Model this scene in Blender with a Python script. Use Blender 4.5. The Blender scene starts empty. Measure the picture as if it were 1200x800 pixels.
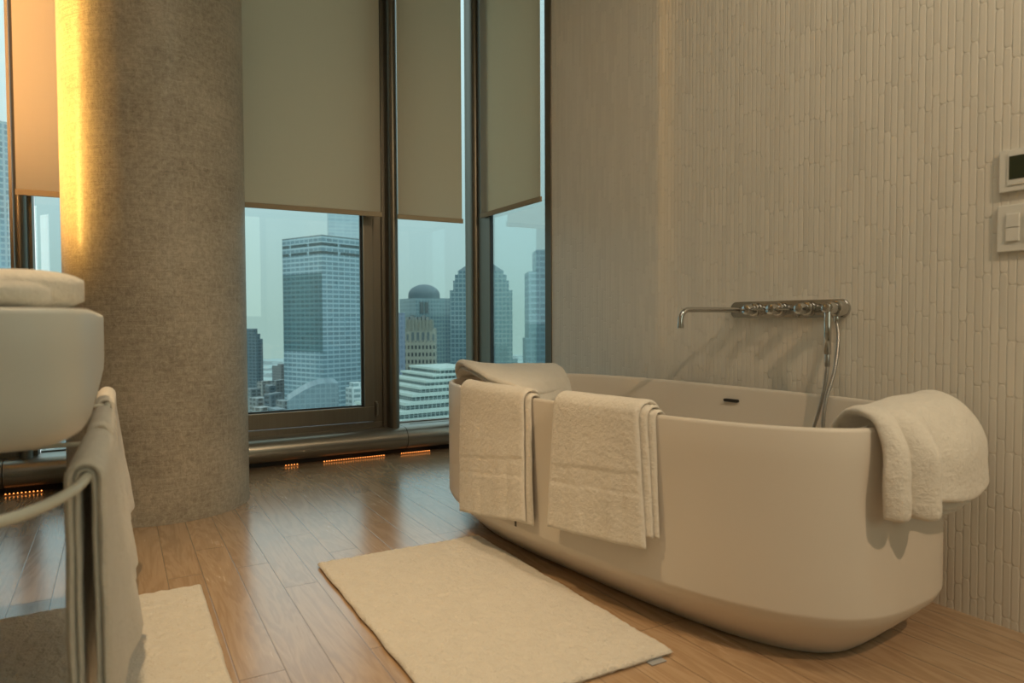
import bpy, bmesh, math, random
from mathutils import Vector, Matrix, noise
random.seed(7)
C = bpy.context.scene.collection
PI = math.pi
W = 2.081          # inner face of the tiled wall
YG = 4.25          # plane of the window glass
ZC = 3.2           # ceiling
XL = -0.75         # left wall

# ------------------------------------------------------------------ camera
FPX, H, YAW, PITCH, ROLL = 819.75, .84, .514, .0319, -.0043
fw = Vector((math.sin(YAW)*math.cos(PITCH), math.cos(YAW)*math.cos(PITCH), -math.sin(PITCH)))
r0 = Vector((math.cos(YAW), -math.sin(YAW), 0))
u0 = r0.cross(fw)
rt = r0*math.cos(ROLL)+u0*math.sin(ROLL)
up = u0*math.cos(ROLL)-r0*math.sin(ROLL)
cam_d = bpy.data.cameras.new('camera'); cam = bpy.data.objects.new('camera', cam_d); C.objects.link(cam)
cam.matrix_world = Matrix(((rt.x, up.x, -fw.x, 0), (rt.y, up.y, -fw.y, 0), (rt.z, up.z, -fw.z, H), (0, 0, 0, 1)))
cam_d.sensor_width = 36; cam_d.lens = FPX/1200*36; cam_d.clip_start = .05; cam_d.clip_end = 9000
cam_d.dof.use_dof = True; cam_d.dof.focus_distance = 3.9; cam_d.dof.aperture_fstop = 4.0
bpy.context.scene.camera = cam

def ray(px, py):
    return fw + rt*((px-600)/FPX) + up*((400-py)/FPX)

# ------------------------------------------------------------------ node helpers
def newmat(name):
    m = bpy.data.materials.new(name); m.use_nodes = True
    nt = m.node_tree; nt.nodes.clear()
    out = nt.nodes.new('ShaderNodeOutputMaterial')
    return m, nt, out
class N:
    """tiny node-graph writer"""
    def __init__(s, nt): s.nt = nt
    def n(s, t, **kw):
        x = s.nt.nodes.new(t)
        for k, v in kw.items():
            if k.startswith('i_'): x.inputs[k[2:].replace('_', ' ')].default_value = v
            else: setattr(x, k, v)
        return x
    def l(s, a, b): s.nt.links.new(a, b)
    def m(s, op, a, b=None, c=None, clamp=False):
        x = s.nt.nodes.new('ShaderNodeMath'); x.operation = op; x.use_clamp = clamp
        for i, v in enumerate((a, b, c)):
            if v is None: continue
            if isinstance(v, (int, float)): x.inputs[i].default_value = v
            else: s.nt.links.new(v, x.inputs[i])
        return x.outputs[0]
    def mix(s, f, a, b, blend='MIX'):
        x = s.nt.nodes.new('ShaderNodeMix'); x.data_type = 'RGBA'; x.blend_type = blend
        for k, v in ((0, f), (6, a), (7, b)):
            if isinstance(v, (int, float)): x.inputs[k].default_value = v
            elif isinstance(v, tuple): x.inputs[k].default_value = v if len(v) == 4 else v+(1,)
            else: s.nt.links.new(v, x.inputs[k])
        return x.outputs[2]
    def ramp(s, f, stops):
        x = s.nt.nodes.new('ShaderNodeValToRGB')
        e = x.color_ramp.elements
        while len(e) < len(stops): e.new(.5)
        for q, (p, c) in zip(e, stops): q.position = p; q.color = c if len(c) == 4 else c+(1,)
        s.nt.links.new(f, x.inputs[0]); return x.outputs[0]
    def noise(s, vec, scale, detail=4, rough=.5, dist=0):
        x = s.nt.nodes.new('ShaderNodeTexNoise'); x.inputs['Scale'].default_value = scale
        x.inputs['Detail'].default_value = detail; x.inputs['Roughness'].default_value = rough; x.inputs['Distortion'].default_value = dist
        if vec is not None: s.nt.links.new(vec, x.inputs['Vector'])
        return x.outputs[0]
    def mapping(s, vec, sc=(1, 1, 1), rot=(0, 0, 0)):
        x = s.nt.nodes.new('ShaderNodeMapping'); x.inputs['Scale'].default_value = sc; x.inputs['Rotation'].default_value = rot
        s.nt.links.new(vec, x.inputs[0]); return x.outputs[0]
def coords(g, kind='Object'):
    return g.n('ShaderNodeTexCoord').outputs[kind]
def principled(g, out, base=(.8, .8, .8), rough=.5, metal=0, spec=.5, **kw):
    p = g.n('ShaderNodeBsdfPrincipled')
    if isinstance(base, tuple): p.inputs['Base Color'].default_value = base+(1,) if len(base) == 3 else base
    else: g.l(base, p.inputs['Base Color'])
    if isinstance(rough, (int, float)): p.inputs['Roughness'].default_value = rough
    else: g.l(rough, p.inputs['Roughness'])
    p.inputs['Metallic'].default_value = metal; p.inputs['Specular IOR Level'].default_value = spec
    for k, v in kw.items(): p.inputs[k.replace('_', ' ')].default_value = v
    g.l(p.outputs[0], out.inputs[0]); return p
def bump(g, p, h, dist=.01, strength=1.):
    b = g.n('ShaderNodeBump'); b.inputs['Distance'].default_value = dist; b.inputs['Strength'].default_value = strength
    g.l(h, b.inputs['Height']); g.l(b.outputs[0], p.inputs['Normal'])

def plain(name, col, rough=.5, metal=0, spec=.5, nscale=None, namp=.08, bd=0):
    m, nt, out = newmat(name); g = N(nt)
    base = col
    if nscale:
        c = coords(g); f = g.noise(c, nscale, 4)
        lo = tuple(x*(1-namp) for x in col); hi = tuple(min(1, x*(1+namp)) for x in col)
        base = g.mix(f, lo, hi)
    p = principled(g, out, base, rough, metal, spec)
    if bd: bump(g, p, g.noise(coords(g), (nscale or 50)*3, 3), bd)
    return m

M = {}
M['tub'] = plain('solid_surface_white', (.70, .635, .55), .42, 0, .4, 3, .015)
M['basin'] = plain('washbasin_white', (.78, .76, .70), .4, 0, .4, 3, .015)
M['chrome'] = plain('chrome', (.56, .55, .53), .08, 1)
M['hose'] = plain('metal_hose', (.42, .41, .39), .28, 1)
M['dark'] = plain('dark_slot', (.02, .018, .016), .6)
M['gasket'] = plain('black_gasket', (.012, .014, .014), .6)
M['plastic'] = plain('white_plastic', (.74, .72, .66), .45)
M['screen'] = plain('dark_display', (.03, .04, .02), .2)
M['plaster'] = plain('painted_plaster', (.62, .56, .47), .8, 0, .2, 6, .03)
M['ceiling'] = plain('ceiling_paint', (.7, .68, .62), .85, 0, .2, 5, .02)
M['rail'] = plain('white_enamel_rail', (.72, .71, .62), .35)
M['grey_tag'] = plain('grey_label', (.33, .34, .35), .8)
M['dark_tag'] = plain('dark_label', (.05, .045, .04), .8)

def brushed(name, col, rough, axis):
    m, nt, out = newmat(name); g = N(nt)
    c = coords(g); sc = [180, 180, 180]; sc[axis] = 1.5
    f = g.noise(g.mapping(c, tuple(sc)), 1., 3)
    base = g.mix(f, tuple(x*.82 for x in col), tuple(x*1.15 for x in col))
    p = principled(g, out, base, g.m('ADD', g.m('MULTIPLY', f, .12), rough-.06), .75, .5)
    return m
M['frame'] = brushed('bronze_aluminium', (.165, .14, .105), .36, 2)
M['heater'] = brushed('bronze_aluminium_casing', (.23, .205, .165), .3, 0)

# terry cloth (UV v drives the smooth woven border)
def terry(name, col, band=None, scale=340, bd=.0040):
    m, nt, out = newmat(name); g = N(nt)
    c = coords(g)
    a = g.noise(c, scale, 3, .6); b = g.noise(c, scale*.22, 3, .6); d = g.noise(c, 14, 3)
    base = g.mix(g.m('ADD', g.m('MULTIPLY', b, .6), g.m('MULTIPLY', d, .4)), tuple(x*.86 for x in col), tuple(min(1, x*1.1) for x in col))
    h = g.m('ADD', g.m('MULTIPLY', a, .5), b)
    if band:
        uv = g.n('ShaderNodeTexCoord').outputs['UV']; s = g.n('ShaderNodeSeparateXYZ'); g.l(uv, s.inputs[0])
        v = s.outputs['Y']
        inb = g.m('MULTIPLY', g.m('GREATER_THAN', v, band[0]), g.m('LESS_THAN', v, band[1]))
        rib = g.m('MULTIPLY', g.m('SINE', g.m('MULTIPLY', s.outputs['X'], 500)), .06)
        h = g.m('ADD', g.m('MULTIPLY', h, g.m('SUBTRACT', 1, g.m('MULTIPLY', inb, .85))), g.m('MULTIPLY', inb, rib))
    p = principled(g, out, base, .95, 0, .15, Sheen_Weight=.35, Sheen_Roughness=.5)
    bump(g, p, h, bd)
    return m
M['terry'] = terry('white_terry', (.80, .745, .655))
M['terry_band'] = terry('white_terry_with_border', (.80, .745, .655), band=(.0, .0))
M['mat'] = terry('bath_mat_tufts', (.72, .67, .585), scale=170, bd=.010)

# vertical finger mosaic on the right wall
def tiles():
    m, nt, out = newmat('ceramic_finger_mosaic'); g = N(nt)
    c = coords(g); s = g.n('ShaderNodeSeparateXYZ'); g.l(c, s.inputs[0])
    tw, tl = .0208, .150
    u = g.m('DIVIDE', g.m('ADD', s.outputs['Y'], 10), tw)
    col = g.m('FLOOR', u); fu = g.m('FRACT', u)
    wn = g.n('ShaderNodeTexWhiteNoise', noise_dimensions='1D'); g.l(col, wn.inputs['W'])
    v = g.m('ADD', g.m('DIVIDE', s.outputs['Z'], tl), wn.outputs['Value'])
    fv = g.m('FRACT', v); row = g.m('FLOOR', v)
    # distance to a vertical capsule inside the cell
    du = g.m('ABSOLUTE', g.m('SUBTRACT', fu, .5))                              # 0..0.5 (tile widths)
    dv = g.m('MULTIPLY', g.m('ABSOLUTE', g.m('SUBTRACT', fv, .5)), tl/tw)      # in tile widths
    over = g.m('MAXIMUM', g.m('SUBTRACT', dv, .5*tl/tw-.47), 0)
    rad = g.m('SQRT', g.m('ADD', g.m('MULTIPLY', du, du), g.m('MULTIPLY', over, over)))
    e = g.m('SUBTRACT', .5, rad)                                               # >0 inside
    edge = g.m('MULTIPLY', e, 4.2, clamp=True)
    hh = g.m('SQRT', g.m('MAXIMUM', g.m('SUBTRACT', 1, g.m('POWER', g.m('SUBTRACT', 1, edge), 2)), 0))
    wn2 = g.n('ShaderNodeTexWhiteNoise', noise_dimensions='2D')
    cb = g.n('ShaderNodeCombineXYZ'); g.l(col, cb.inputs[0]); g.l(row, cb.inputs[1]); g.l(cb.outputs[0], wn2.inputs['Vector'])
    tilt = g.m('MULTIPLY', g.m('SUBTRACT', wn2.outputs['Value'], .5), .35)
    h = g.m('ADD', hh, g.m('MULTIPLY', tilt, g.m('ADD', fu, wn2.outputs['Value'])))
    gl = g.mix(wn2.outputs['Value'], (.70, .655, .575), (.765, .715, .63))
    base = g.mix(g.m('MULTIPLY', e, 9, clamp=True), (.71, .665, .58), gl)
    p = principled(g, out, base, .38, 0, .45)
    bump(g, p, h, .0013)
    return m
M['tiles'] = tiles()

# plank floor running along Y
def floor_mat():
    m, nt, out = newmat('wood_grain_planks'); g = N(nt)
    c = coords(g); s = g.n('ShaderNodeSeparateXYZ'); g.l(c, s.inputs[0])
    pw, pl = .105, 1.06
    u = g.m('DIVIDE', g.m('ADD', s.outputs['X'], 10.5-.022), pw)
    col = g.m('FLOOR', u); fu = g.m('FRACT', u)
    wn = g.n('ShaderNodeTexWhiteNoise', noise_dimensions='1D'); g.l(col, wn.inputs['W'])
    v = g.m('ADD', g.m('DIVIDE', g.m('ADD', s.outputs['Y'], 10), pl), g.m('MULTIPLY', g.m('FLOOR', g.m('MULTIPLY', wn.outputs['Value'], 4)), .25))
    v = g.m('ADD', v, .2)
    fv = g.m('FRACT', v); row = g.m('FLOOR', v)
    cb = g.n('ShaderNodeCombineXYZ'); g.l(col, cb.inputs[0]); g.l(row, cb.inputs[1])
    w2 = g.n('ShaderNodeTexWhiteNoise', noise_dimensions='2D'); g.l(cb.outputs[0], w2.inputs['Vector'])
    # grain coordinates shifted per plank
    off = g.n('ShaderNodeCombineXYZ'); g.l(g.m('MULTIPLY', w2.outputs['Value'], 37), off.inputs[0]); g.l(g.m('MULTIPLY', w2.outputs['Value'], 91), off.inputs[1])
    va = g.n('ShaderNodeVectorMath', operation='ADD'); g.l(c, va.inputs[0]); g.l(off.outputs[0], va.inputs[1])
    q = g.mapping(va.outputs[0], (5.5, .75, 1), (0, 0, .10))
    wob = g.noise(q, 1.6, 4, .55, .6)
    rings = g.m('SINE', g.m('MULTIPLY', wob, 55))
    rings = g.m('ADD', g.m('MULTIPLY', rings, .5), .5)
    fine = g.noise(g.mapping(va.outputs[0], (260, 7, 1)), 1, 3, .6)
    big = g.noise(va.outputs[0], 2.5, 3)
    t = g.m('ADD', g.m('ADD', g.m('MULTIPLY', rings, .22), g.m('MULTIPLY', fine, .30)), g.m('MULTIPLY', big, .3))
    t = g.m('ADD', t, g.m('MULTIPLY', g.m('SUBTRACT', w2.outputs['Value'], .5), .10))
    base = g.ramp(t, [(.2, (.37, .235, .13)), (.5, (.475, .32, .19)), (.8, (.57, .405, .255))])
    gu = g.m('MULTIPLY', g.m('SUBTRACT', .5, g.m('ABSOLUTE', g.m('SUBTRACT', fu, .5))), pw)
    gv = g.m('MULTIPLY', g.m('SUBTRACT', .5, g.m('ABSOLUTE', g.m('SUBTRACT', fv, .5))), pl)
    gd = g.m('MINIMUM', gu, gv)
    seam = g.m('LESS_THAN', gd, .0014)
    base = g.mix(g.m('MULTIPLY', seam, .7), base, (.16, .10, .06))
    rough = g.m('ADD', g.m('MULTIPLY', t, .12), .20)
    p = principled(g, out, base, rough, 0, .6)
    p.inputs['Coat Weight'].default_value = 1.0; p.inputs['Coat Roughness'].default_value = .22
    hgt = g.m('ADD', g.m('MULTIPLY', g.m('MULTIPLY', gd, 400, clamp=True), .6), g.m('MULTIPLY', rings, .05))
    bump(g, p, hgt, .0009)
    return m
M['floor'] = floor_mat()

# cross-hatched varnished plaster of the column
def column_mat():
    m, nt, out = newmat('varnished_canvas_plaster'); g = N(nt)
    tc = coords(g); s = g.n('ShaderNodeSeparateXYZ'); g.l(tc, s.inputs[0])
    ang = g.m('MULTIPLY', g.m('ARCTAN2', s.outputs['Y'], s.outputs['X']), .37)
    cb = g.n('ShaderNodeCombineXYZ'); g.l(ang, cb.inputs[0]); g.l(s.outputs['Z'], cb.inputs[1])
    c = cb.outputs[0]
    hor = g.noise(g.mapping(c, (9, 120, 1)), 1, 5, .7)
    ver = g.noise(g.mapping(c, (110, 20, 1)), 1, 6, .75)
    fleck = g.noise(g.mapping(c, (34, 34, 1)), 1.5, 8, .8, .6)
    big = g.noise(c, 3.2, 4, .6)
    stroke = g.noise(g.mapping(c, (3, 34, 1)), 1, 4, .6, .7)
    t = g.m('ADD', g.m('MULTIPLY', g.m('MAXIMUM', hor, ver), .32), g.m('ADD', g.m('MULTIPLY', fleck, .48), g.m('MULTIPLY', big, .24)))
    base = g.ramp(t, [(.36, (.15, .125, .09)), (.50, (.35, .305, .235)), (.62, (.52, .465, .37))])
    rough = g.m('ADD', g.m('MULTIPLY', fleck, .35), .22)
    p = principled(g, out, base, rough, 0, .5)
    p.inputs['Coat Weight'].default_value = .12; p.inputs['Coat Roughness'].default_value = .22
    bump(g, p, g.m('ADD', g.m('ADD', hor, ver), g.m('ADD', fleck, g.m('MULTIPLY', stroke, 1.4))), .0022)
    return m
M['column'] = column_mat()

def fabric():
    m, nt, out = newmat('roller_blind_fabric'); g = N(nt)
    c = coords(g)
    a = g.noise(g.mapping(c, (700, 700, 6)), 1, 2); b = g.noise(g.mapping(c, (6, 6, 700)), 1, 2)
    f = g.m('MULTIPLY', g.m('ADD', a, b), .5)
    col = g.mix(f, (.50, .46, .37), (.60, .55, .45))
    d = g.n('ShaderNodeBsdfDiffuse'); g.l(col, d.inputs[0])
    t = g.n('ShaderNodeBsdfTranslucent'); t.inputs[0].default_value = (.92, .77, .60, 1)
    mx = g.n('ShaderNodeMixShader'); mx.inputs[0].default_value = .55
    g.l(d.outputs[0], mx.inputs[1]); g.l(t.outputs[0], mx.inputs[2]); g.l(mx.outputs[0], out.inputs[0])
    return m
M['fabric'] = fabric()
M['hem'] = plain('blind_hem_fabric', (.36, .285, .19), .8, 0, .2, 40, .05)

def glass():
    m, nt, out = newmat('coated_window_glass'); g = N(nt)
    t = g.n('ShaderNodeBsdfTransparent'); t.inputs[0].default_value = (.82, .915, .91, 1)
    s = g.n('ShaderNodeBsdfGlossy'); s.inputs[0].default_value = (.9, .95, .95, 1); s.inputs['Roughness'].default_value = .01
    lw = g.n('ShaderNodeLayerWeight'); lw.inputs[0].default_value = .35
    mx = g.n('ShaderNodeMixShader'); g.l(g.m('ADD', g.m('MULTIPLY', lw.outputs['Fresnel'], .35), .02), mx.inputs[0])
    g.l(t.outputs[0], mx.inputs[1]); g.l(s.outputs[0], mx.inputs[2]); g.l(mx.outputs[0], out.inputs[0])
    return m
M['glass'] = glass()

def emit(name, col, k):
    m, nt, out = newmat(name); g = N(nt)
    e = g.n('ShaderNodeEmission'); e.inputs[0].default_value = col+(1,); e.inputs[1].default_value = k
    g.l(e.outputs[0], out.inputs[0]); return m
M['glint_orange'] = plain('orange_glint_bed', (.55, .22, .07), .4, .6)
M['glint_dot'] = emit('orange_glint', (1, .33, .07), 2.6)
M['lamp'] = emit('lamp_diffuser', (1, .75, .45), 6)

# facade: floor bands + mullions, optional darker zone in height
def facade(name, glassc, framec, fh, bw, band=.3, mull=.15, zone=None, rough=.35, var=.25, top=None):
    m, nt, out = newmat(name); g = N(nt)
    c = coords(g); s = g.n('ShaderNodeSeparateXYZ'); g.l(c, s.inputs[0])
    nrm = g.n('ShaderNodeTexCoord').outputs['Normal']; sn = g.n('ShaderNodeSeparateXYZ'); g.l(nrm, sn.inputs[0])
    isx = g.m('GREATER_THAN', g.m('ABSOLUTE', sn.outputs['X']), .7)
    u = g.m('ADD', g.m('MULTIPLY', isx, s.outputs['Y']), g.m('MULTIPLY', g.m('SUBTRACT', 1, isx), s.outputs['X']))
    u = g.m('ADD', u, 1000); z = g.m('ADD', s.outputs['Z'], 1000)
    fu = g.m('FRACT', g.m('DIVIDE', u, bw)); fz = g.m('FRACT', g.m('DIVIDE', z, fh))
    fr = g.m('MAXIMUM', g.m('LESS_THAN', fu, mull), g.m('LESS_THAN', fz, band))
    cb = g.n('ShaderNodeCombineXYZ'); g.l(g.m('FLOOR', g.m('DIVIDE', u, bw)), cb.inputs[0]); g.l(g.m('FLOOR', g.m('DIVIDE', z, fh)), cb.inputs[1])
    w = g.n('ShaderNodeTexWhiteNoise', noise_dimensions='2D'); g.l(cb.outputs[0], w.inputs['Vector'])
    k = g.m('ADD', g.m('MULTIPLY', w.outputs['Value'], var), 1-var/2)
    gc = g.n('ShaderNodeVectorMath', operation='SCALE'); gc.inputs[0].default_value = glassc; g.l(k, gc.inputs['Scale'])
    base = g.mix(fr, gc.outputs[0], framec)
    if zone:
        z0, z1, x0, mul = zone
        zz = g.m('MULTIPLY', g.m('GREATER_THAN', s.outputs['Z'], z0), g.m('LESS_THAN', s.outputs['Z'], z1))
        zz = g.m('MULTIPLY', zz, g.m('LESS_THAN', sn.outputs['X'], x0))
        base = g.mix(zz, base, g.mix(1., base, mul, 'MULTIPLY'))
    if top:
        z0, z1, colr = top
        for a, b in zip(z0, z1):
            q = g.m('MULTIPLY', g.m('GREATER_THAN', s.outputs['Z'], a), g.m('LESS_THAN', s.outputs['Z'], b))
            q = g.m('MULTIPLY', q, g.m('GREATER_THAN', g.m('FRACT', g.m('DIVIDE', u, bw*4)), .1))
            base = g.mix(q, base, colr)
    p = principled(g, out, base, rough, 0, .4)
    return m

# ------------------------------------------------------------------ mesh helpers
def link(name, bm, mat, parent=None, smooth=False, angle=None):
    me = bpy.data.meshes.new(name); bm.normal_update(); bm.to_mesh(me); bm.free()
    if mat is not None: me.materials.append(mat)
    if smooth:
        me.polygons.foreach_set('use_smooth', [True]*len(me.polygons))
        if angle:
            me.set_sharp_from_angle(angle=math.radians(angle))
    o = bpy.data.objects.new(name, me); C.objects.link(o)
    if parent is not None: o.parent = parent
    return o
def tag(o, label=None, cat=None, group=None, kind=None):
    if label: o['label'] = label
    if cat: o['category'] = cat
    if group: o['group'] = group
    if kind: o['kind'] = kind
    return o
def empty(name, loc=(0, 0, 0), rz=0, **kw):
    o = bpy.data.objects.new(name, None); C.objects.link(o); o.location = loc; o.rotation_euler.z = rz
    o.empty_display_size = .1
    return tag(o, **kw)
def box(bm, x0, x1, y0, y1, z0, z1, bev=0):
    b = bmesh.new()
    bmesh.ops.create_cube(b, size=1)
    for v in b.verts:
        v.co = Vector((x0+(v.co.x+.5)*(x1-x0), y0+(v.co.y+.5)*(y1-y0), z0+(v.co.z+.5)*(z1-z0)))
    if bev: bmesh.ops.bevel(b, geom=b.edges[:], offset=bev, segments=2, affect='EDGES', profile=.7)
    me = bpy.data.meshes.new('t'); b.to_mesh(me); b.free(); bm.from_mesh(me); bpy.data.meshes.remove(me)
def B(name, dims, mat, parent=None, bev=0, origin=None):
    bm = bmesh.new()
    if dims and not isinstance(dims[0], (tuple, list)): dims = [dims]
    for d in dims: box(bm, *d, bev=bev)
    return link(name, bm, mat, parent)
def frames(pts):
    T = []
    for i in range(len(pts)):
        a = pts[max(i-1, 0)]; b = pts[min(i+1, len(pts)-1)]; T.append((b-a).normalized())
    n = T[0].orthogonal().normalized(); R = []
    for t in T:
        n = (n-t*n.dot(t)).normalized(); R.append((t, n, t.cross(n)))
    return R
def tube(bm, pts, r, seg=16, caps=True):
    pts = [Vector(p) for p in pts]; rings = []
    fr = frames(pts)
    for i, (p, (t, n, b)) in enumerate(zip(pts, fr)):
        rr = r[i] if isinstance(r, (list, tuple)) else r
        rings.append([bm.verts.new(p+n*math.cos(a)*rr+b*math.sin(a)*rr) for a in [2*PI*k/seg for k in range(seg)]])
    for a, b in zip(rings, rings[1:]):
        for k in range(seg): bm.faces.new((a[k], a[(k+1) % seg], b[(k+1) % seg], b[k]))
    if caps: bm.faces.new(rings[0][::-1]); bm.faces.new(rings[-1])
def smooth_path(P, n=8):
    P = [Vector(p) for p in P]; out = []
    for i in range(len(P)-1):
        p0 = P[max(i-1, 0)]; p1 = P[i]; p2 = P[i+1]; p3 = P[min(i+2, len(P)-1)]
        for k in range(n):
            t = k/n
            out.append(.5*((2*p1)+(p2-p0)*t+(2*p0-5*p1+4*p2-p3)*t*t+(3*p1-p0-3*p2+p3)*t**3))
    out.append(P[-1]); return out
def cyl(bm, p0, p1, r, seg=32, bev=.12):
    p0 = Vector(p0); p1 = Vector(p1); d = p1-p0
    e = min(bev*r, d.length*.3); u = d.normalized()*e
    tube(bm, [p0, p0+u*.3, p0+u, p1-u, p1-u*.3, p1], [r-e, r-e*.3, r, r, r-e*.3, r-e], seg)
def loft(bm, rings, cap0=True, cap1=True):
    R = [[bm.verts.new(p) for p in ring] for ring in rings]; n = len(R[0])
    for a, b in zip(R, R[1:]):
        for k in range(n): bm.faces.new((a[k], a[(k+1) % n], b[(k+1) % n], b[k]))
    if cap0: bm.faces.new(R[0][::-1])
    if cap1: bm.faces.new(R[-1])
def superellipse(a, b, n, z, seg=144, egg=0, cx=0, cy=0):
    out = []
    for k in range(seg):
        t = 2*PI*k/seg; c, s = math.cos(t), math.sin(t)
        # resample toward an even spacing
        x = a*math.copysign(abs(c)**(2/n), c); y = b*math.copysign(abs(s)**(2/n), s)
        x *= (1-egg*y/b); out.append(Vector((cx+x, cy+y, z)))
    # even arc-length resampling
    L = [0]
    for i in range(seg): L.append(L[-1]+(out[(i+1) % seg]-out[i]).length)
    res = []; j = 0
    for k in range(seg):
        d = L[-1]*k/seg
        while L[j+1] < d: j += 1
        f = (d-L[j])/max(L[j+1]-L[j], 1e-9); res.append(out[j].lerp(out[(j+1) % seg], f))
    return res
def sheet(name, P, nu, nv, th, mat, parent=None, edge=None, wob=.0, wscale=9, thf=None, seed=0):
    """closed cloth slab: P(u,v)->Vector centre surface, rounded edges, UV = (u,v)"""
    G = [[Vector(P(i/nu, j/nv)) for j in range(nv+1)] for i in range(nu+1)]
    bm = bmesh.new(); uvl = bm.loops.layers.uv.new('UVMap')
    top = []; bot = []
    for i in range(nu+1):
        tr = []; br = []
        for j in range(nv+1):
            du = G[min(i+1, nu)][j]-G[max(i-1, 0)][j]; dv = G[i][min(j+1, nv)]-G[i][max(j-1, 0)]
            n = du.cross(dv).normalized(); p = G[i][j]
            e = edge or th*.6
            def dd(k, nn, axis):
                # distance to the nearer border in metres
                a = (G[0][j]-G[1][j]).length if axis == 0 else (G[i][0]-G[i][1]).length
                return min(k, nn-k)*a
            q = min(dd(i, nu, 0), dd(j, nv, 1))
            f = math.sqrt(max(0, 1-(1-min(q/e, 1))**2))*.94+.06
            t = th*(thf(i/nu, j/nv) if thf else 1)
            w = wob*noise.noise(Vector((p.x*wscale+seed, p.y*wscale, p.z*wscale))) + wob*.5*noise.noise(Vector((p.x*wscale*3+seed, p.y*wscale*3, p.z*wscale*3)))
            tr.append(bm.verts.new(p+n*(t*.5*f+w))); br.append(bm.verts.new(p-n*(t*.5*f)+n*w))
        top.append(tr); bot.append(br)
    def quad(vs, uvs):
        f = bm.faces.new(vs); f.smooth = True
        for lp, q in zip(f.loops, uvs): lp[uvl].uv = q
    for i in range(nu):
        for j in range(nv):
            U0, U1, V0, V1 = i/nu, (i+1)/nu, j/nv, (j+1)/nv
            quad((top[i][j], top[i+1][j], top[i+1][j+1], top[i][j+1]), ((U0, V0), (U1, V0), (U1, V1), (U0, V1)))
            quad((bot[i][j], bot[i][j+1], bot[i+1][j+1], bot[i+1][j]), ((U0, V0), (U0, V1), (U1, V1), (U1, V0)))
    for i in range(nu):
        for j in (0, nv):
            vs = (top[i][j], bot[i][j], bot[i+1][j], top[i+1][j])
            quad(vs if j == 0 else vs[::-1], ((i/nu, j/nv),)*4)
    for j in range(nv):
        for i in (0, nu):
            vs = (top[i][j+1], bot[i][j+1], bot[i][j], top[i][j])
            quad(vs if i == 0 else vs[::-1], ((i/nu, j/nv),)*4)
    return link(name, bm, mat, parent)
def polyP(path):
    """arc-length parametrised polyline"""
    pts = [Vector(p) for p in path]; L = [0]
    for a, b in zip(pts, pts[1:]): L.append(L[-1]+(b-a).length)
    def f(t):
        d = t*L[-1]
        for i in range(len(pts)-1):
            if d <= L[i+1] or i == len(pts)-2:
                return pts[i].lerp(pts[i+1], (d-L[i])/max(L[i+1]-L[i], 1e-9))
    return f, L[-1]

# ------------------------------------------------------------------ the room
st = lambda o: tag(o, kind='structure')
YB = -3.2
st(B('floor', (XL-.2, W+.5, YB-.2, YG+.1, -.12, 0), M['floor']))
st(B('ceiling', (XL-.2, W+.5, YB-.2, YG+.1, ZC, ZC+.12), M['ceiling']))
st(B('wall_right', (W, W+.2, YB, 3.237, 0, ZC), M['tiles']))
st(B('wall_left', (XL-.2, XL, YB, YG+.1, 0, ZC), M['plaster']))
st(B('wall_back', (XL-.2, W+.2, YB-.2, YB, 0, ZC), M['plaster']))
st(B('wall_front', (XL, W+.2, YG-.04, YG+.1, -.0, .15), M['frame']))

# added fin, out of view, stops amber light reaching the tiled wall
st(B('amber_baffle', (XL, -.450, 3.385, 3.405, 0, ZC), M['plaster']))

F, GA, GL = M['frame'], M['gasket'], M['glass']
def mullion(name, x0, x1, yf, parent, z0=.15, z1=ZC):
    """post with a rounded nose towards the room and two flat flanges"""
    bm = bmesh.new(); cx = (x0+x1)/2; h = (x1-x0)/2; prof = []
    for k in range(13):
        a = PI*k/12; prof.append((cx-math.cos(a)*h*.62, yf+.05-math.sin(a)*.05))
    prof = [(x0, YG+.06), (x0, yf+.085), (cx-h*.62, yf+.085)]+prof+[(cx+h*.62, yf+.085), (x1, yf+.085), (x1, YG+.06)]
    loft(bm, [[Vector((x, y, z0)) for x, y in prof], [Vector((x, y, z1)) for x, y in prof]])
    return link(name, bm, F, parent, True, 40)
# window 1: left of and behind the column
w1 = st(empty('window_1'))
mullion('mullion', -.445, -.355, 4.10, w1)
B('sash_frame', [(XL, -.445, 4.19, 4.26, .155, .285), (XL, -.70, 4.19, 4.26, .285, ZC)], F, w1, .004)
B('pane', (-.70, -.44, 4.235, 4.245, .285, ZC), GL, w1)
B('pane', (-.350, .40, 4.285, 4.295, .17, ZC), GL, w1)
B('window_frame', (-.350, .40, 4.27, 4.31, .15, .178), F, w1)
mullion('mullion', .40, .50, 4.10, w1)
# window 2: opening sash right of the column
w2 = st(empty('window_2'))
B('window_frame', [(.50, 1.44, 4.20, 4.30, .150, .205), (1.385, 1.44, 4.20, 4.30, .205, ZC)], F, w2, .004)
B('sash_frame', [(.50, 1.383, 4.178, 4.26, .213, .305), (1.318, 1.383, 4.178, 4.26, .305, ZC), (.50, .53, 4.178, 4.26, .305, ZC)], F, w2, .005)
B('gasket', [(.53, 1.318, 4.205, 4.215, .303, .313), (1.308, 1.318, 4.205, 4.215, .313, ZC)], GA, w2)
B('pane', (.53, 1.314, 4.215, 4.225, .305, ZC), GL, w2)
bm = bmesh.new(); box(bm, 1.384, 1.398, 4.168, 4.19, .245, .335, .004); tube(bm, [(1.391, 4.160, .255), (1.391, 4.160, .325)], .006, 12)
link('handle', bm, M['heater'], w2, True, 40)
mullion('mullion', 1.44, 1.545, 4.10, w2)
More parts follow.
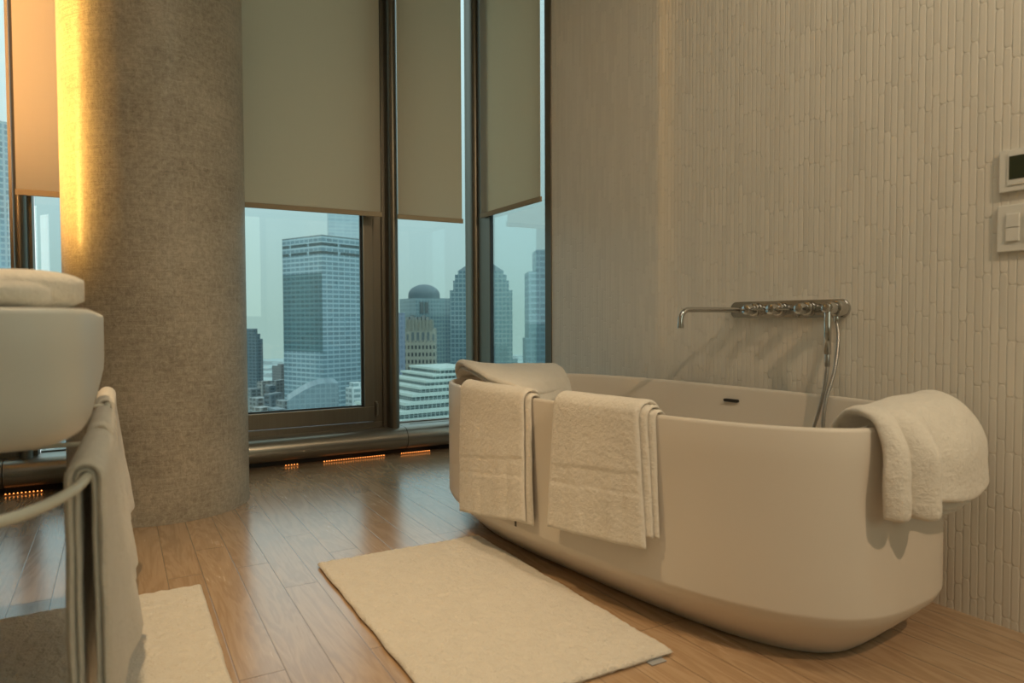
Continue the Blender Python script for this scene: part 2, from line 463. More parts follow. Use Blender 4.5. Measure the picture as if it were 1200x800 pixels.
# window 3: narrow fixed pane
w3 = st(empty('window_3'))
B('window_frame', [(1.545, 2.09, 4.285, 4.33, .15, .178)], F, w3)
B('pane', (1.545, 2.085, 4.30, 4.31, .17, ZC), GL, w3)
bm = bmesh.new()
prof = [(2.082, 4.33), (2.082, 4.25), (2.046, 4.215), (2.043, 4.175)]+[(2.075-.032*math.cos(a), 4.165-.035*math.sin(a)) for a in [PI*k/10 for k in range(11)]]+[(2.11, 4.175), (2.11, 4.33)]
loft(bm, [[Vector((x, y, 0)) for x, y in prof], [Vector((x, y, ZC)) for x, y in prof]])
link('corner_post', bm, F, w3, True, 35)
# window 4: in the side wall beyond the tiles
w4 = st(empty('window_4'))
B('window_frame', [(W-.004, W+.016, 3.962, 4.165, .0, ZC), (W-.006, W+.12, 3.237, 3.300, 0, ZC), (W, W+.12, 3.30, 3.962, 0, .17)], F, w4, .003)
B('gasket', [(W-.002, W+.012, 3.942, 3.963, .17, ZC)], GA, w4)
B('pane', (W+.004, W+.010, 3.30, 3.955, .17, ZC), GL, w4)

# ------------------------------------------------------------------ convector under the windows
def heater(name, x0, x1, lab):
    o = empty(name, ((x0+x1)/2, 4.12, 0), label=lab, cat='heater'); cx = (x0+x1)/2
    def prof(z0s=1):
        P = []
        for k in range(17):
            a = math.radians(95-k*190/16)
            P.append((4.122-.068*math.cos(math.radians(90)-0)*0-.070*math.cos(a), .104+.068*math.sin(a)))
        return P
    P = prof()
    P = [(4.232, .1715), (4.16, .1725)]+P+[(4.17, .036), (4.17, .158), (4.232, .158)]
    bm = bmesh.new()
    loft(bm, [[Vector((x-cx, y-4.12, z)) for y, z in P] for x in (x0, x1)])
    bmesh.ops.recalc_face_normals(bm, faces=bm.faces)
    link('casing', bm, M['heater'], o, True, 30)
    B('recess_back', (x0-cx, x1-cx, .055, .06, 0.001, .156), M['dark'], o)
    return o
heater('convector_heater', XL+.01, -.49, 'bronze rounded convector casing at far left end of window sill')
heater('convector_heater', -.486, 1.55, 'long bronze rounded convector casing running behind the column')
heater('convector_heater', 1.554, 2.03, 'short bronze rounded convector casing at corner beside bathtub')
B_ = B('sill_ledge', [(1.55, 2.03, 4.20, 4.29, .158, .172), (-.35, .40, 4.20, 4.29, .158, .172)], M['heater']); B_.name = 'trim_1'; st(B_)
vent = B('trim_2', [(1.62, 2.0, 4.205, 4.212, .171, .1732)], M['dark']); st(vent)
# warm glints under the casing, made as small glowing orange dots
def glint_row(x0, x1, lab, n):
    o = empty('glint_strip', ((x0+x1)/2, 4.11, 0.0), label=lab, cat='glint strip', group=None)
    B('glint_bed', (-(x1-x0)/2, (x1-x0)/2, -.006, .008, .0005, .005), M['glint_orange'], o)
    d0 = None
    for k in range(n):
        if d0 is None:
            bm = bmesh.new(); bmesh.ops.create_icosphere(bm, subdivisions=2, radius=.0032)
            d0 = link('glint_dot', bm, M['glint_dot'], o, True); d = d0
        else:
            d = d0.copy(); C.objects.link(d); d.parent = o
        d.location = (-(x1-x0)/2+(x1-x0)*(k+.5)/n, -.002, .009)
glint_row(-.49, -.33, 'glowing dots for orange glints under casing left of the column', 10)
glint_row(.82, .90, 'short row of glowing dots for orange glints right of the column', 5)
glint_row(1.04, 1.42, 'long row of glowing dots for orange glints below window post', 26)
glint_row(1.52, 1.72, 'row of glowing dots for orange glints nearest the bathtub', 14)

# ------------------------------------------------------------------ roller blinds
def blind(x0, x1, y, zb, lab, along='x', W_=None):
    o = empty('roller_blind', (0, 0, 0), label=lab, cat='blind', group='roller blinds on the windows')
    t = .0012; hh = .028
    if along == 'x':
        B('fabric', (x0, x1, y-t, y+t, zb+hh, ZC-.06), M['fabric'], o)
        B('bottom_bar', (x0-.004, x1+.006, y-.007, y+.007, zb, zb+hh), M['hem'], o, .002)
        bm = bmesh.new(); tube(bm, [(x0, y, ZC-.06), (x1, y, ZC-.06)], .03); link('roller', bm, M['hem'], o, True, 40)
    else:
        B('fabric', (y-t, y+t, x0, x1, zb+hh, ZC-.06), M['fabric'], o)
        B('bottom_bar', (y-.007, y+.007, x0-.006, x1+.004, zb, zb+hh), M['hem'], o, .002)
        bm = bmesh.new(); tube(bm, [(y, x0, ZC-.06), (y, x1, ZC-.06)], .03); link('roller', bm, M['hem'], o, True, 40)
blind(-.402, .38, 4.05, 1.438, 'roller blind behind the left side of column, lit amber')
blind(.56, 1.388, 4.05, 1.455, 'widest roller blind immediately right of the column')
blind(1.497, 1.925, 4.05, 1.450, 'narrow roller blind between window post and corner post')
blind(3.318, 4.045, 2.058, 1.491, 'roller blind on side window next to tiled wall', 'y')

# ------------------------------------------------------------------ column
bm = bmesh.new(); R = .37
loft(bm, [[Vector((R*math.cos(2*PI*k/128), R*math.sin(2*PI*k/128), z)) for k in range(128)] for z in (0, .8, 1.6, 2.4, ZC)])
o = link('column', bm, M['column'], None, True, 40); o.location = (.1694, 3.556, 0)
tag(o, 'thick round column with scratched beige canvas plaster finish', 'column')

# ------------------------------------------------------------------ bathtub
TX, TY, TR = 1.598, 1.9027, .0966
ta, tb, tn, tegg = .4274, .9292, 3.05, -.0427
tub = empty('bathtub', (TX, TY, 0), TR, label='freestanding oval white bathtub standing by the tiled wall', cat='bathtub')
bm = bmesh.new()
def ring(off, n, z, ox=0): return superellipse(ta-off, tb-off*.92, n, z, 176, tegg)
rings = [ring(.146, 3.42, .003), ring(.136, 3.42, .004), ring(.128, 3.4, .012)]
for k in range(1, 8):
    f = k/8; rings.append(ring(.128*(1-f)**1.08, 3.4-.35*f, .012+(.1335-.012)*f))
rings += [ring(.002, tn, .1385), ring(.0003, tn, .1425), ring(0, tn, .147), ring(0, tn, .25), ring(0, tn, .4), ring(0, tn, .5), ring(0, tn, .575)]
rings += [ring(.0018, tn, .5815), ring(.005, tn, .5845), ring(.010, tn, .5855), ring(.015, tn, .5842), ring(.0185, tn, .580), ring(.0205, tn, .572)]
for z, off, n in ((.53, .026, 3.0), (.47, .036, 3.0), (.40, .049, 2.95), (.33, .065, 2.9), (.27, .083, 2.85), (.22, .105, 2.8), (.185, .13, 2.75), (.165, .17, 2.7), (.155, .22, 2.6), (.150, .30, 2.5)):
    rings.append(ring(off, n, z))
loft(bm, rings)
link('shell', bm, M['tub'], tub, True, 38)
# overflow slot in the far inner wall
bm = bmesh.new()
sl = [Vector((0, .033*math.cos(a)+(.0 if math.cos(a) > 0 else 0), .0062*math.sin(a))) for a in [2*PI*k/32 for k in range(32)]]
sl = []
for k in range(32):
    a = 2*PI*k/32; sl.append(Vector((0, math.copysign(.027, math.cos(a))+.0055*math.cos(a), .0055*math.sin(a))))
loft(bm, [[p+Vector((dx, 0, 0)) for p in sl] for dx in (-.0035, .012)])
ov = link('overflow_slot', bm, M['dark'], tub, True, 40); ov.location = (.394, -.07, .532)
bm = bmesh.new(); cyl(bm, (0, .1, .146), (0, .1, .158), .035); link('drain', bm, M['chrome'], tub, True, 40)

def rimpt(t, off=0):
    c, s = math.cos(t), math.sin(t)
    a, b = ta-off, tb-off
    x = a*math.copysign(abs(c)**(2/tn), c); y = b*math.copysign(abs(s)**(2/tn), s); x *= (1-tegg*y/b)
    return Vector((TX+x*math.cos(TR)-y*math.sin(TR), TY+x*math.sin(TR)+y*math.cos(TR), 0))
_nx = {}
def near_x(y, off=0):
    """x of the tub's near long side at world y"""
    if off not in _nx:
        _nx[off] = [(p.y, p.x) for p in (rimpt(math.radians(100+k*160/700), off) for k in range(701))]
    T = _nx[off]
    if y >= T[0][0]: return T[0][1]
    lo, hi = 0, len(T)-1
    while hi-lo > 1:
        m_ = (lo+hi)//2
        if T[m_][0] > y: lo = m_
        else: hi = m_
    (y0, x0), (y1, x1) = T[lo], T[hi]
    return x0+(x1-x0)*(y0-y)/max(y0-y1, 1e-9)

# --- towels over the near long side
def side_towel(name, yl, yr, zl, zr, th, lab, group, seed, inner=.16, lift=.0, skew=(0, 0), bandz=None, parent=None):
    """u: across (yl..yr), v: inside the tub -> over the rim -> down the outside"""
    def P(u, v):
        zb = zl+(zr-zl)*u
        y_top = yl+(yr-yl)*u
        xo = near_x(y_top)
        xi = near_x(y_top, .021)
        g = th*.5+.003+lift
        path = [(xi+g+.012, .5855-inner), (xi+g+.004, .5855-inner*.5), (xi+g, .573)]
        cx = (xo+xi)/2; hw = (xi-xo)/2+g
        for k in range(1, 8):
            a = PI*k/8; path.append((cx+hw*math.cos(a), .575+(g+.0115)*math.sin(a)))
        path += [(xo-g, .567), (xo-g-.001, .5), (xo-g-.004, .4), (xo-g-.006, max(zb, .30)-.0001), (xo-g-.007, zb)]
        if path[-2][1] <= zb: path.pop(-2)
        f, L = polyP([(x, 0, z) for x, z in path]); p = f(v)
        drop = max(0, (.575-p.z)/.4) if p.x < xo else 0
        y = y_top+(skew[0]*(1-u)+skew[1]*u)*drop
        fold = (.003*math.sin(u*9+seed)+.002*math.sin(u*23+seed*2))*min(1, drop*1.5)
        x = p.x+ (near_x(y)-xo if p.x < xo else 0) - abs(fold) 
        return Vector((x, y, p.z))
    def thf(u, v):
        k = 1.0
        z = P(u, v).z
        if bandz and P(u, v).x < near_x(yl+(yr-yl)*u):
            zb = zl+(zr-zl)*u
            d = z-zb
            if bandz[0] < d < bandz[1]: k = .80
            if abs(d-bandz[0]) < .004 or abs(d-bandz[1]) < .004: k = .62
        return k
    o = sheet(name, P, 44, 110, th, M['terry'], parent, th*.55, .0016, 12, thf, seed)
    if lab: tag(o, lab, 'towel', group)
    return o

# larger y is further left in the photograph
t2 = side_towel('hand_towel', 1.785, 1.45, .203, .232, .013, 'folded white towel with woven border over middle of tub side', None, 1.7, lift=.020, skew=(.02, -.040), bandz=(.143, .194))
side_towel('folded_layer', 1.78, 1.432, .250, .262, .009, None, None, 4.1, lift=.0105, skew=(0, -.036), parent=t2)
side_towel('folded_layer', 1.775, 1.415, .246, .262, .009, None, None, 2.1, lift=0, skew=(0, -.026), parent=t2)
t1 = side_towel('hand_towel', 2.365, 1.945, .122, .185, .013, 'folded white towel with woven border hanging at left end of tub side', None, 8.3, lift=.013, skew=(.0, -.02), bandz=(.150, .205))
side_towel('folded_layer', 2.355, 1.925, .135, .180, .011, None, None, 5.1, lift=0, skew=(0, -.03), parent=t1)
bm = bmesh.new(); xx = near_x(1.985)
box(bm, xx-.028, xx-.026, 1.980, 1.990, .158, .200); link('care_tag', bm, M['dark_tag'], t1)

# --- thick towel arching over the far end of the tub
def spline(P, t):
    P = [Vector(p) for p in P]; n = len(P)-1; x = min(max(t, 0), 1)*n; i = min(int(x), n-1); t = x-i
    p0 = P[max(i-1, 0)]; p1 = P[i]; p2 = P[i+1]; p3 = P[min(i+2, n)]
    return .5*((2*p1)+(p2-p0)*t+(2*p0-5*p1+4*p2-p3)*t*t+(3*p1-p0-3*p2+p3)*t**3)
def patch(cols):
    def P(u, v): return spline([spline(c, v) for c in cols], u)
    return P
colsA = [
 [(1.335, 2.835, .480), (1.325, 2.832, .55), (1.300, 2.815, .615), (1.265, 2.72, .656), (1.225, 2.54, .652), (1.190, 2.28, .622), (1.165, 2.05, .607), (1.170, 2.00, .597)],
 [(1.46, 2.860, .480), (1.46, 2.855, .56), (1.46, 2.835, .610), (1.44, 2.75, .632), (1.42, 2.58, .634), (1.38, 2.36, .622), (1.34, 2.20, .602), (1.335, 2.15, .565)],
 [(1.63, 2.870, .48), (1.63, 2.865, .56), (1.63, 2.84, .610), (1.63, 2.76, .628), (1.60, 2.64, .630), (1.57, 2.50, .620), (1.54, 2.38, .595), (1.535, 2.34, .550)],
 [(1.76, 2.85, .49), (1.76, 2.84, .56), (1.76, 2.805, .608), (1.76, 2.72, .624), (1.75, 2.66, .620), (1.73, 2.59, .602), (1.70, 2.53, .572), (1.695, 2.51, .53)],
]
t4 = sheet('bath_towel', patch(colsA), 60, 70, .024, M['terry'], None, .016, .004, 9, None, 2)
tag(t4, 'thick white towel bunched over the window end of the tub', 'towel')
colsB = [[(x+.012, y-.004 if k < 3 else y-.01, z-.026) for k, (x, y, z) in enumerate(c)] for c in colsA]
sheet('folded_layer', patch(colsB), 40, 50, .014, M['terry'], t4, .01, .003, 9, None, 6)

# --- thick towel over the near right end of the tub
def end_y(x):
    best = None
    for k in range(200):
        p = rimpt(math.radians(215+k*100/199)); d = abs(p.x-x)
        if best is None or d < best[0]: best = (d, p.y)
    return best[1]
_out = [ # x, y, z of the hanging lower edge, with two vertical folds at the left
 (1.492, .948, .388), (1.512, .922, .383), (1.530, .920, .385), (1.545, .945, .392), (1.560, .905, .386), (1.580, .884, .386), (1.600, .895, .398), (1.625, .912, .415), (1.72, .905, .405), (1.82, .922, .402), (1.91, .950, .410), (1.962, .985, .420), (1.992, 1.02, .440)]
_rim = [(1.505, .995, .611), (1.520, .990, .612), (1.535, .985, .613), (1.550, .982, .613), (1.565, .980, .615), (1.585, .978, .618), (1.61, .978, .620), (1.64, .980, .622), (1.73, .985, .626), (1.83, 1.005, .628), (1.905, 1.04, .624), (1.95, 1.08, .615), (1.975, 1.12, .606)]
colsC = []
for k, (a_, r_) in enumerate(zip(_out, _rim)):
    k2 = k/(len(_out)-1)
    ins = Vector((r_[0]+.035-.03*k2, r_[1]+.13, r_[2]-.055)); ins2 = Vector((r_[0]+.02-.01*k2, r_[1]+.075, r_[2]+.002))
    o1 = Vector((r_[0]*.75+a_[0]*.25, min(r_[1]*.45+a_[1]*.55, r_[1]-.025), r_[2]-.035))
    o2 = Vector((r_[0]*.4+a_[0]*.6, a_[1]+.006, .53)); o3 = Vector((a_[0]-.002, a_[1]+.002, .46))
    colsC.append([tuple(ins), tuple(ins2), r_, tuple(o1), tuple(o2), tuple(o3), a_])
t3 = sheet('bath_towel', patch(colsC), 110, 80, .026, M['terry'], None, .018, .003, 10, None, 9)
tag(t3, 'thick folded white towel draped over the end of tub nearest the tiled wall', 'towel')
for j, (dy, dz) in enumerate(((.022, -.024), (.038, -.040))):
    cols = [[(x, y+dy*(0 if k < 3 else 1), z+(dz if k > 3 else -.02)) for k, (x, y, z) in enumerate(c)] for c in colsC[7:]]
    sheet('folded_layer', patch(cols), 40, 50, .013, M['terry'], t3, .008, .002, 10, None, 11+j)

# ------------------------------------------------------------------ bath filler on the wall
o = empty('bath_filler', (W, 1.694, .871), label='chrome wall-mounted bath filler with long spout above the tub', cat='tap')
def L(x, y, z): return (x-W, y-1.694, z-.871)
bm = bmesh.new(); prof = []
for k in range(48):
    a = 2*PI*k/48; prof.append(Vector((0, math.copysign(.222, math.cos(a))+.031*math.cos(a), .031*math.sin(a))))
loft(bm, [[Vector((dx, p.y*s, p.z*s)) for p in prof] for dx, s in ((0, 1), (-.010, 1), (-.0125, .985))])
link('wall_plate', bm, M['chrome'], o, True, 30)
bm = bmesh.new()
pts = [L(W-.004, 1.883, .871), L(W-.05, 1.883, .871), L(W-.285, 1.883, .871)]
for k in range(1, 9):
    a = PI/2*k/8; pts.append(L(W-.285-.040*math.sin(a), 1.883, .871-.040*(1-math.cos(a))))
pts.append(L(W-.325, 1.883, .808))
tube(bm, pts, .0095, 20)
tube(bm, [L(W-.325, 1.883, .818), L(W-.325, 1.883, .8055)], .0112, 20)
link('spout', bm, M['chrome'], o, True, 40)
for yk in (1.820, 1.710, 1.592):
    bm = bmesh.new(); cyl(bm, L(W-.011, yk, .871), L(W-.030, yk, .871), .0245); cyl(bm, L(W-.028, yk, .871), L(W-.068, yk, .871), .0185)
    kn = link('knob', bm, M['chrome'], o, True, 40)
bm = bmesh.new(); tube(bm, [L(W-.050, 1.820, .871), L(W-.050, 1.745, .871)], .0035, 12); link('lever', bm, M['chrome'], o, True, 40)
bm = bmesh.new(); tube(bm, [L(W-.050, 1.710, .871), L(W-.050, 1.637, .871)], .0035, 12); link('lever', bm, M['chrome'], o, True, 40)
bm = bmesh.new(); cyl(bm, L(W-.011, 1.466, .871), L(W-.048, 1.466, .871), .0265); cyl(bm, L(W-.046, 1.466, .871), L(W-.082, 1.466, .871), .0195)
cyl(bm, L(W-.030, 1.472, .848), L(W-.030, 1.472, .826), .0085)
link('handset_bracket', bm, M['chrome'], o, True, 40)
hx, hy = W-.078, 1.469
bm = bmesh.new(); cyl(bm, L(hx, hy, .880), L(hx, hy, .722), .0112, 24); cyl(bm, L(hx-.014, hy, .871), L(hx+.012, hy, .871), .0155, 24)
hs = link('shower_handset', bm, M['chrome'], o, True, 40)
bm = bmesh.new(); cyl(bm, L(hx, hy, .722), L(hx, hy, .682), .0085, 20); link('hose_nut', bm, M['hose'], hs, True, 40)
def ribbed(pts, r):
    P = smooth_path(pts, 60); rr = [r*(1+.07*math.sin(i*1.57)) for i in range(len(P))]
    bm = bmesh.new(); tube(bm, P, rr, 12); return bm
bm = ribbed([L(hx, hy, .684), L(hx-.003, hy+.006, .62), L(hx-.014, hy+.018, .54), L(hx-.030, hy+.036, .45), L(hx-.045, hy+.05, .34), L(hx-.07, hy+.04, .23), L(hx-.13, hy-.0, .178), L(hx-.19, hy-.05, .176), L(hx-.21, hy-.12, .178), L(hx-.15, hy-.14, .185), L(hx-.07, hy-.09, .23), L(hx-.045, hy-.03, .33), L(hx-.034, hy-.012, .45), L(hx-.018, hy-.006, .56), L(hx+.020, hy-.012, .67), L(W-.034, 1.462, .77), L(W-.030, 1.472, .828)], .0058)
link('shower_hose', bm, M['hose'], o, True, 60)

# ------------------------------------------------------------------ wall controls
o = empty('thermostat', (W, .946, 1.2285), label='white thermostat plate with dark screen on tiled wall', cat='thermostat')
B('cover_plate', (-.012, -.0015, -.057, .057, -.056, .055), M['plastic'], o, .003)
B('inner_bezel', (-.0145, -.011, -.036, .036, -.040, .044), M['plastic'], o, .0015)
B('display', (-.0155, -.014, -.030, .031, -.025, .036), M['screen'], o, .0005)
o = empty('light_switch', (W, .946, 1.076), label='white double rocker switch below the thermostat', cat='light switch')
B('cover_plate', (-.011, -.0015, -.060, .060, -.062, .062), M['plastic'], o, .003)
for a, b in ((.005, .037), (-.037, -.005)):
    for z0, z1 in ((.0015, .037), (-.035, -.0005)):
        B('rocker', (-.0155, -.010, a, b, z0, z1), M['plastic'], o, .0015)

# ------------------------------------------------------------------ bath mats
def mat_(name, x0, x1, y0, y1, lab, rz=0, seed=0):
    cx, cy = (x0+x1)/2, (y0+y1)/2; hx_, hy_ = (x1-x0)/2, (y1-y0)/2
    def P(u, v):
        x = -hx_+2*hx_*u; y = -hy_+2*hy_*v
        x += .004*noise.noise(Vector((y*9+seed, 0, 0)))*(1 if u > .98 or u < .02 else 0)
        y += .004*noise.noise(Vector((x*9+seed, 5, 0)))*(1 if v > .98 or v < .02 else 0)
        return Vector((x, y, .0085))
    def thf(u, v):
        x = u*2*hx_*1; y = v*2*hy_
        return 1+.34*noise.noise(Vector((x*48, y*48, seed)))+.22*noise.noise(Vector((x*110, y*110, seed)))+.14*noise.noise(Vector((x*5, y*5, seed+3)))
    o = sheet(name, P, 150, 260, .0165, M['mat'], None, .012, 0, 1, thf, seed)
    o.location = (cx, cy, .0005); o.rotation_euler.z = rz
    return tag(o, lab, 'bath mat')
m1 = mat_('bath_mat', .578, 1.192, 1.302, 2.378, 'white bath mat lying on the floor in front of the bathtub', 0, 1)
B('care_label', (.225, .272, -.555, -.535, .0008, .0022), M['grey_tag'], m1)
mat_('bath_mat', -.41, .214, 1.30, 2.37, 'white bath mat on the floor below the washbasin rail', 0, 5)

# ------------------------------------------------------------------ washbasin on the left
o = empty('washbasin', (XL, 1.70, .68), label='wide white wall-hung washbasin slab with rounded front corners', cat='washbasin')
ca, cb_ = .36, .66
bm = bmesh.new()
def vr(off, z, n=12): return superellipse(ca-off, cb_-off, n, z, 176, 0, .36, 0)
rs = [vr(.10, -.008), vr(.05, -.0075), vr(.026, -.003), vr(.013, .006), vr(.006, .018), vr(.002, .036), vr(.0005, .06), vr(0, .12), vr(0, .168), vr(.002, .174), vr(.006, .177)]
rs += [vr(.07, .177, 6), vr(.078, .174, 6), vr(.085, .16, 6), vr(.11, .07, 5), vr(.15, .045, 4), vr(.24, .04, 3)]
# the wall side is flat: keep x >= 0
rs = [[Vector((max(p.x, .001), p.y, p.z)) for p in r_] for r_ in rs]
loft(bm, rs)
link('basin', bm, M['basin'], o, True, 38)
bm = bmesh.new(); cyl(bm, (.36, 0, .036), (.36, 0, .046), .03); link('drain', bm, M['chrome'], o, True, 40)
# rail
bm = bmesh.new()
RP = smooth_path([(0, -.83, -.08), (.25, -.80, -.08), (.43, -.765, -.08), (.555, -.715, -.08), (.622, -.675, -.08), (.668, -.605, -.08), (.700, -.49, -.08), (.712, -.30, -.08), (.716, .10, -.08), (.722, .60, -.08), (.724, .90, -.08), (.700, .985, -.08), (.62, 1.02, -.08), (.3, 1.03, -.08), (0, 1.03, -.08)], 10)
tube(bm, RP, .0075, 16); link('towel_rail', bm, M['rail'], o, True, 60)
for yb in (-.10, .60):
    bm = bmesh.new(); tube(bm, [(0, yb, -.08), (.715, yb, -.08)], .005, 12); link('rail_support', bm, M['rail'], o, True, 60)

def rail_x(y):
    return -.048+.012*min(1, max(0, (y-1.22)/.45))+.003*max(0, (y-1.67))
def rail_towel(y0, y1, zb0, zb1, lab, seed, th=.016, flare=(.0, .05), parent=None, g0=.0076, name='hand_towel'):
    def P(u, v):
        y = y0+(y1-y0)*u; xr = rail_x(y)
        g = g0+th*.5; fl = flare[0]+(flare[1]-flare[0])*u**.8
        path = [(xr-g-.001, zb1), (xr-g-.001, .40), (xr-g, .56)]
        for k in range(0, 9):
            a = PI-PI*k/8; path.append((xr+g*math.cos(a), .600+g*math.sin(a)))
        path += [(xr+g+fl*.03, .56), (xr+g+fl*.40, .42), (xr+g+fl*.75, .30), (xr+g+fl, zb0)]
        f, L_ = polyP([(x, 0, z) for x, z in path]); p = f(v)
        k = min(1, max(0, (.58-p.z)/.3))
        return Vector((p.x+k*u*(.005*math.sin(u*7+seed)+.003*math.sin(u*17+seed)), y+k*.01*math.sin(seed), p.z))
    o = sheet(name, P, 36, 110, th, M['terry'], parent, th*.6, .0015, 12, None, seed)
    return tag(o, lab, 'towel') if lab else o
a = rail_towel(1.245, 1.62, .205, .15, 'white towel on the basin rail, nearest of the three', 1.3, .0125, (.0, .045), None, .0155)
rail_towel(1.25, 1.60, .215, .16, None, 2.3, .0085, (.0, .038), a, .0075, 'folded_layer')
b = rail_towel(1.74, 2.06, .205, .22, 'white towel on the basin rail, middle one of three', 4.2, .018, (.012, .050))
B('care_label', (-.006, .000, 2.02, 2.05, .172, .205), M['dark_tag'], b)
rail_towel(2.30, 2.66, .215, .22, 'white towel on the basin rail, furthest and beside the column', 6.4, .018, (.02, .050))

# folded towels on top of the basin
def roll(x0, x1, y, hw, hz, zb, lab, seed, rz=0, er=.035):
    cx = (x0+x1)/2; o = empty('rolled_towel', (cx, y, zb), rz, label=lab, cat='towel')
    bm = bmesh.new(); rings = []; n = 26
    L_ = (x1-x0)/2
    for i in range(41):
        t = -1+2*i/40; e = max(0, (abs(t)*L_-(L_-er))/er); s = math.sqrt(max(0, 1-e*e*.93))
        x = t*L_; ring_ = []
        for k in range(48):
            a = 2*PI*k/48; yy = hw*s*math.copysign(abs(math.cos(a))**.72, math.cos(a)); zz = hz*(.35+.65*s)*math.copysign(abs(math.sin(a))**.72, math.sin(a))
            w = 1+.05*noise.noise(Vector((x*7+seed, yy*20, zz*20)))
            ring_.append(Vector((x, yy*w, hz+zz*w*(1 if zz > 0 else .97))))
        rings.append(ring_)
    loft(bm, rings); link('rolled_cloth', bm, M['terry'], o, True, 70)
    return o
roll(-.60, -.083, 1.22, .075, .020, .8572, 'rolled white towel at the front corner on the basin', 2)
roll(-.62, -.050, 1.47, .095, .036, .8572, 'rolled white towel behind another on the basin top', 7, 0, .10)

# ------------------------------------------------------------------ the city outside
GZ = -190.0
def city_pt(px, py, dist):
    """point on the sight line of a pixel at a horizontal distance"""
    d = ray(px, py); k = dist/math.hypot(d.x, d.y); return Vector((d.x*k, d.y*k, H+d.z*k))
def face_len(Cn, ang, px):
    """how far from corner Cn along heading ang until the sight line of px is crossed"""
    d = ray(px, 374); D = Vector((d.x, d.y)); e = Vector((math.cos(ang), math.sin(ang)))
    den = e.x*D.y-e.y*D.x
    return -(Cn.x*D.y-Cn.y*D.x)/den
def tower_frame(xc, xl, xr, D, turn):
    """near corner seen at xc; the left face runs to xl, the right one to xr; turn = yaw of the block"""
    Cn = city_pt(xc, 374, D); th = math.atan2(Cn.y, Cn.x)          # sight direction
    ar = th-PI/2+turn; al = ar+PI/2
    wr = face_len(Cn, ar, xr) if xr is not None else 30
    wl = face_len(Cn, al, xl) if xl is not None else 30
    return Cn, ar, abs(wr), abs(wl)
def block(parent, name, Cn, ar, x0, x1, y0, y1, z0, z1, mat, bev=0):
    """box in the tower's own axes (x along the right face, y along the left face going away)"""
    o = B(name, (x0, x1, y0, y1, z0, z1), mat, parent)
    return o
def ztop(px, py, D): return city_pt(px, py, D).z
def tower(name, lab, xc, xl, xr, ytop, D, turn, mat, cat='building', z0=GZ, extra=None):
    Cn, ar, wr, wl = tower_frame(xc, xl, xr, D, turn)
    o = empty(name, (Cn.x, Cn.y, 0), ar, label=lab, cat=cat)
    B('facade', (0, wr, 0, wl, z0, ztop(xc, ytop, D)), mat, o)
    return o, wr, wl
roofc = plain('roof_grey', (.13, .15, .15), .9)
fA = facade('glass_tower_facade', (.13, .21, .25), (.30, .41, .45), 3.9, 6.2, .34, .12, zone=(-26, 40, -.5, (.38, .50, .50)), top=((62.5, 55.5), (65.0, 58.0), (.03, .06, .07)))  # darker left-face zone is another building's reflection put into the colour
# large glass tower in window 2
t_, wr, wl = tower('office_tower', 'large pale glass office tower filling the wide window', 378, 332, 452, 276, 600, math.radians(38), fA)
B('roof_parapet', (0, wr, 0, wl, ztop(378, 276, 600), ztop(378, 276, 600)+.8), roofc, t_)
# the pale tower rising behind it
fB = facade('pale_tower_facade', (.30, .39, .43), (.36, .45, .48), 4.2, 9, .3, .12, var=.1)  # paler than nearer facades, distance haze put into the colour
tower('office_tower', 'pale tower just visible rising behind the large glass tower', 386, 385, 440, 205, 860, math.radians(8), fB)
# slim tower by the column with stepped crown
fC = facade('slim_tower_facade', (.045, .075, .095), (.11, .15, .17), 3.6, 5.5, .3, .2)
Cn, ar, wr, wl = tower_frame(300, 284, 307.5, 820, math.radians(42))
o = empty('office_tower', (Cn.x, Cn.y, 0), ar, label='slim dark tower with stepped top next to the column', cat='building')
za, zb, zc = ztop(300, 397, 820), ztop(300, 391, 820), ztop(300, 385, 820)
B('facade', (0, wr, 0, wl, GZ, za), fC, o)
B('upper_tier', (0, wr*.72, wl*.05, wl*.9, za, zb), fC, o); B('crown', (0, wr*.45, wl*.12, wl*.8, zb, zc), fC, o)
# brown mid-rise between them
fD = facade('midrise_facade', (.07, .085, .095), (.15, .165, .17), 3.4, 4, .4, .35)
o, wr, wl = tower('apartment_block', 'small brown mid-rise block at foot of the large glass tower', 328, 318, 345, 429, 900, math.radians(30), fD)
B('roof_house', (0, wr*.6, wl*.0, wl*.35, ztop(328, 429, 900), ztop(328, 426.5, 900)), fD, o)
# low blocks around the towers' feet
lowm = [facade('low_block_facade', c, f, 3.4, 5, .4, .3) for c, f in (((.06, .08, .09), (.16, .19, .20)), ((.08, .09, .09), (.22, .24, .24)), ((.05, .075, .09), (.12, .16, .18)))]
low = [(292, 286, 304, 456, 700, 20), (306, 300, 318, 447, 760, 35), (314, 309, 322, 452, 680, 15), (322, 316, 334, 446, 720, 50), (299, 290, 312, 467, 560, 30),
       (316, 308, 330, 462, 540, 60), (330, 322, 340, 470, 500, 25), (304, 294, 316, 478, 470, 40), (322, 312, 334, 480, 450, 20), (338, 330, 352, 481, 440, 45)]
lows = ['low block nearest the column under slim tower', 'low block with flat roof behind the others left of glass tower', 'grey low block in the middle of the low roofs', 'low block directly left of the glass tower foot',
        'wide low block below the slim tower', 'low block in front of the brown mid-rise', 'low block hugging the left corner of the glass tower', 'lowest roof at bottom left of the wide window', 'low roof at bottom of the wide window, second from left', 'low roof in front of the glass tower at window bottom']
for k, (xc, xl, xr, yt, D, tn_) in enumerate(low):
    tower('low_building', lows[k], xc, xl, xr, yt, D, math.radians(tn_), lowm[k % 3])
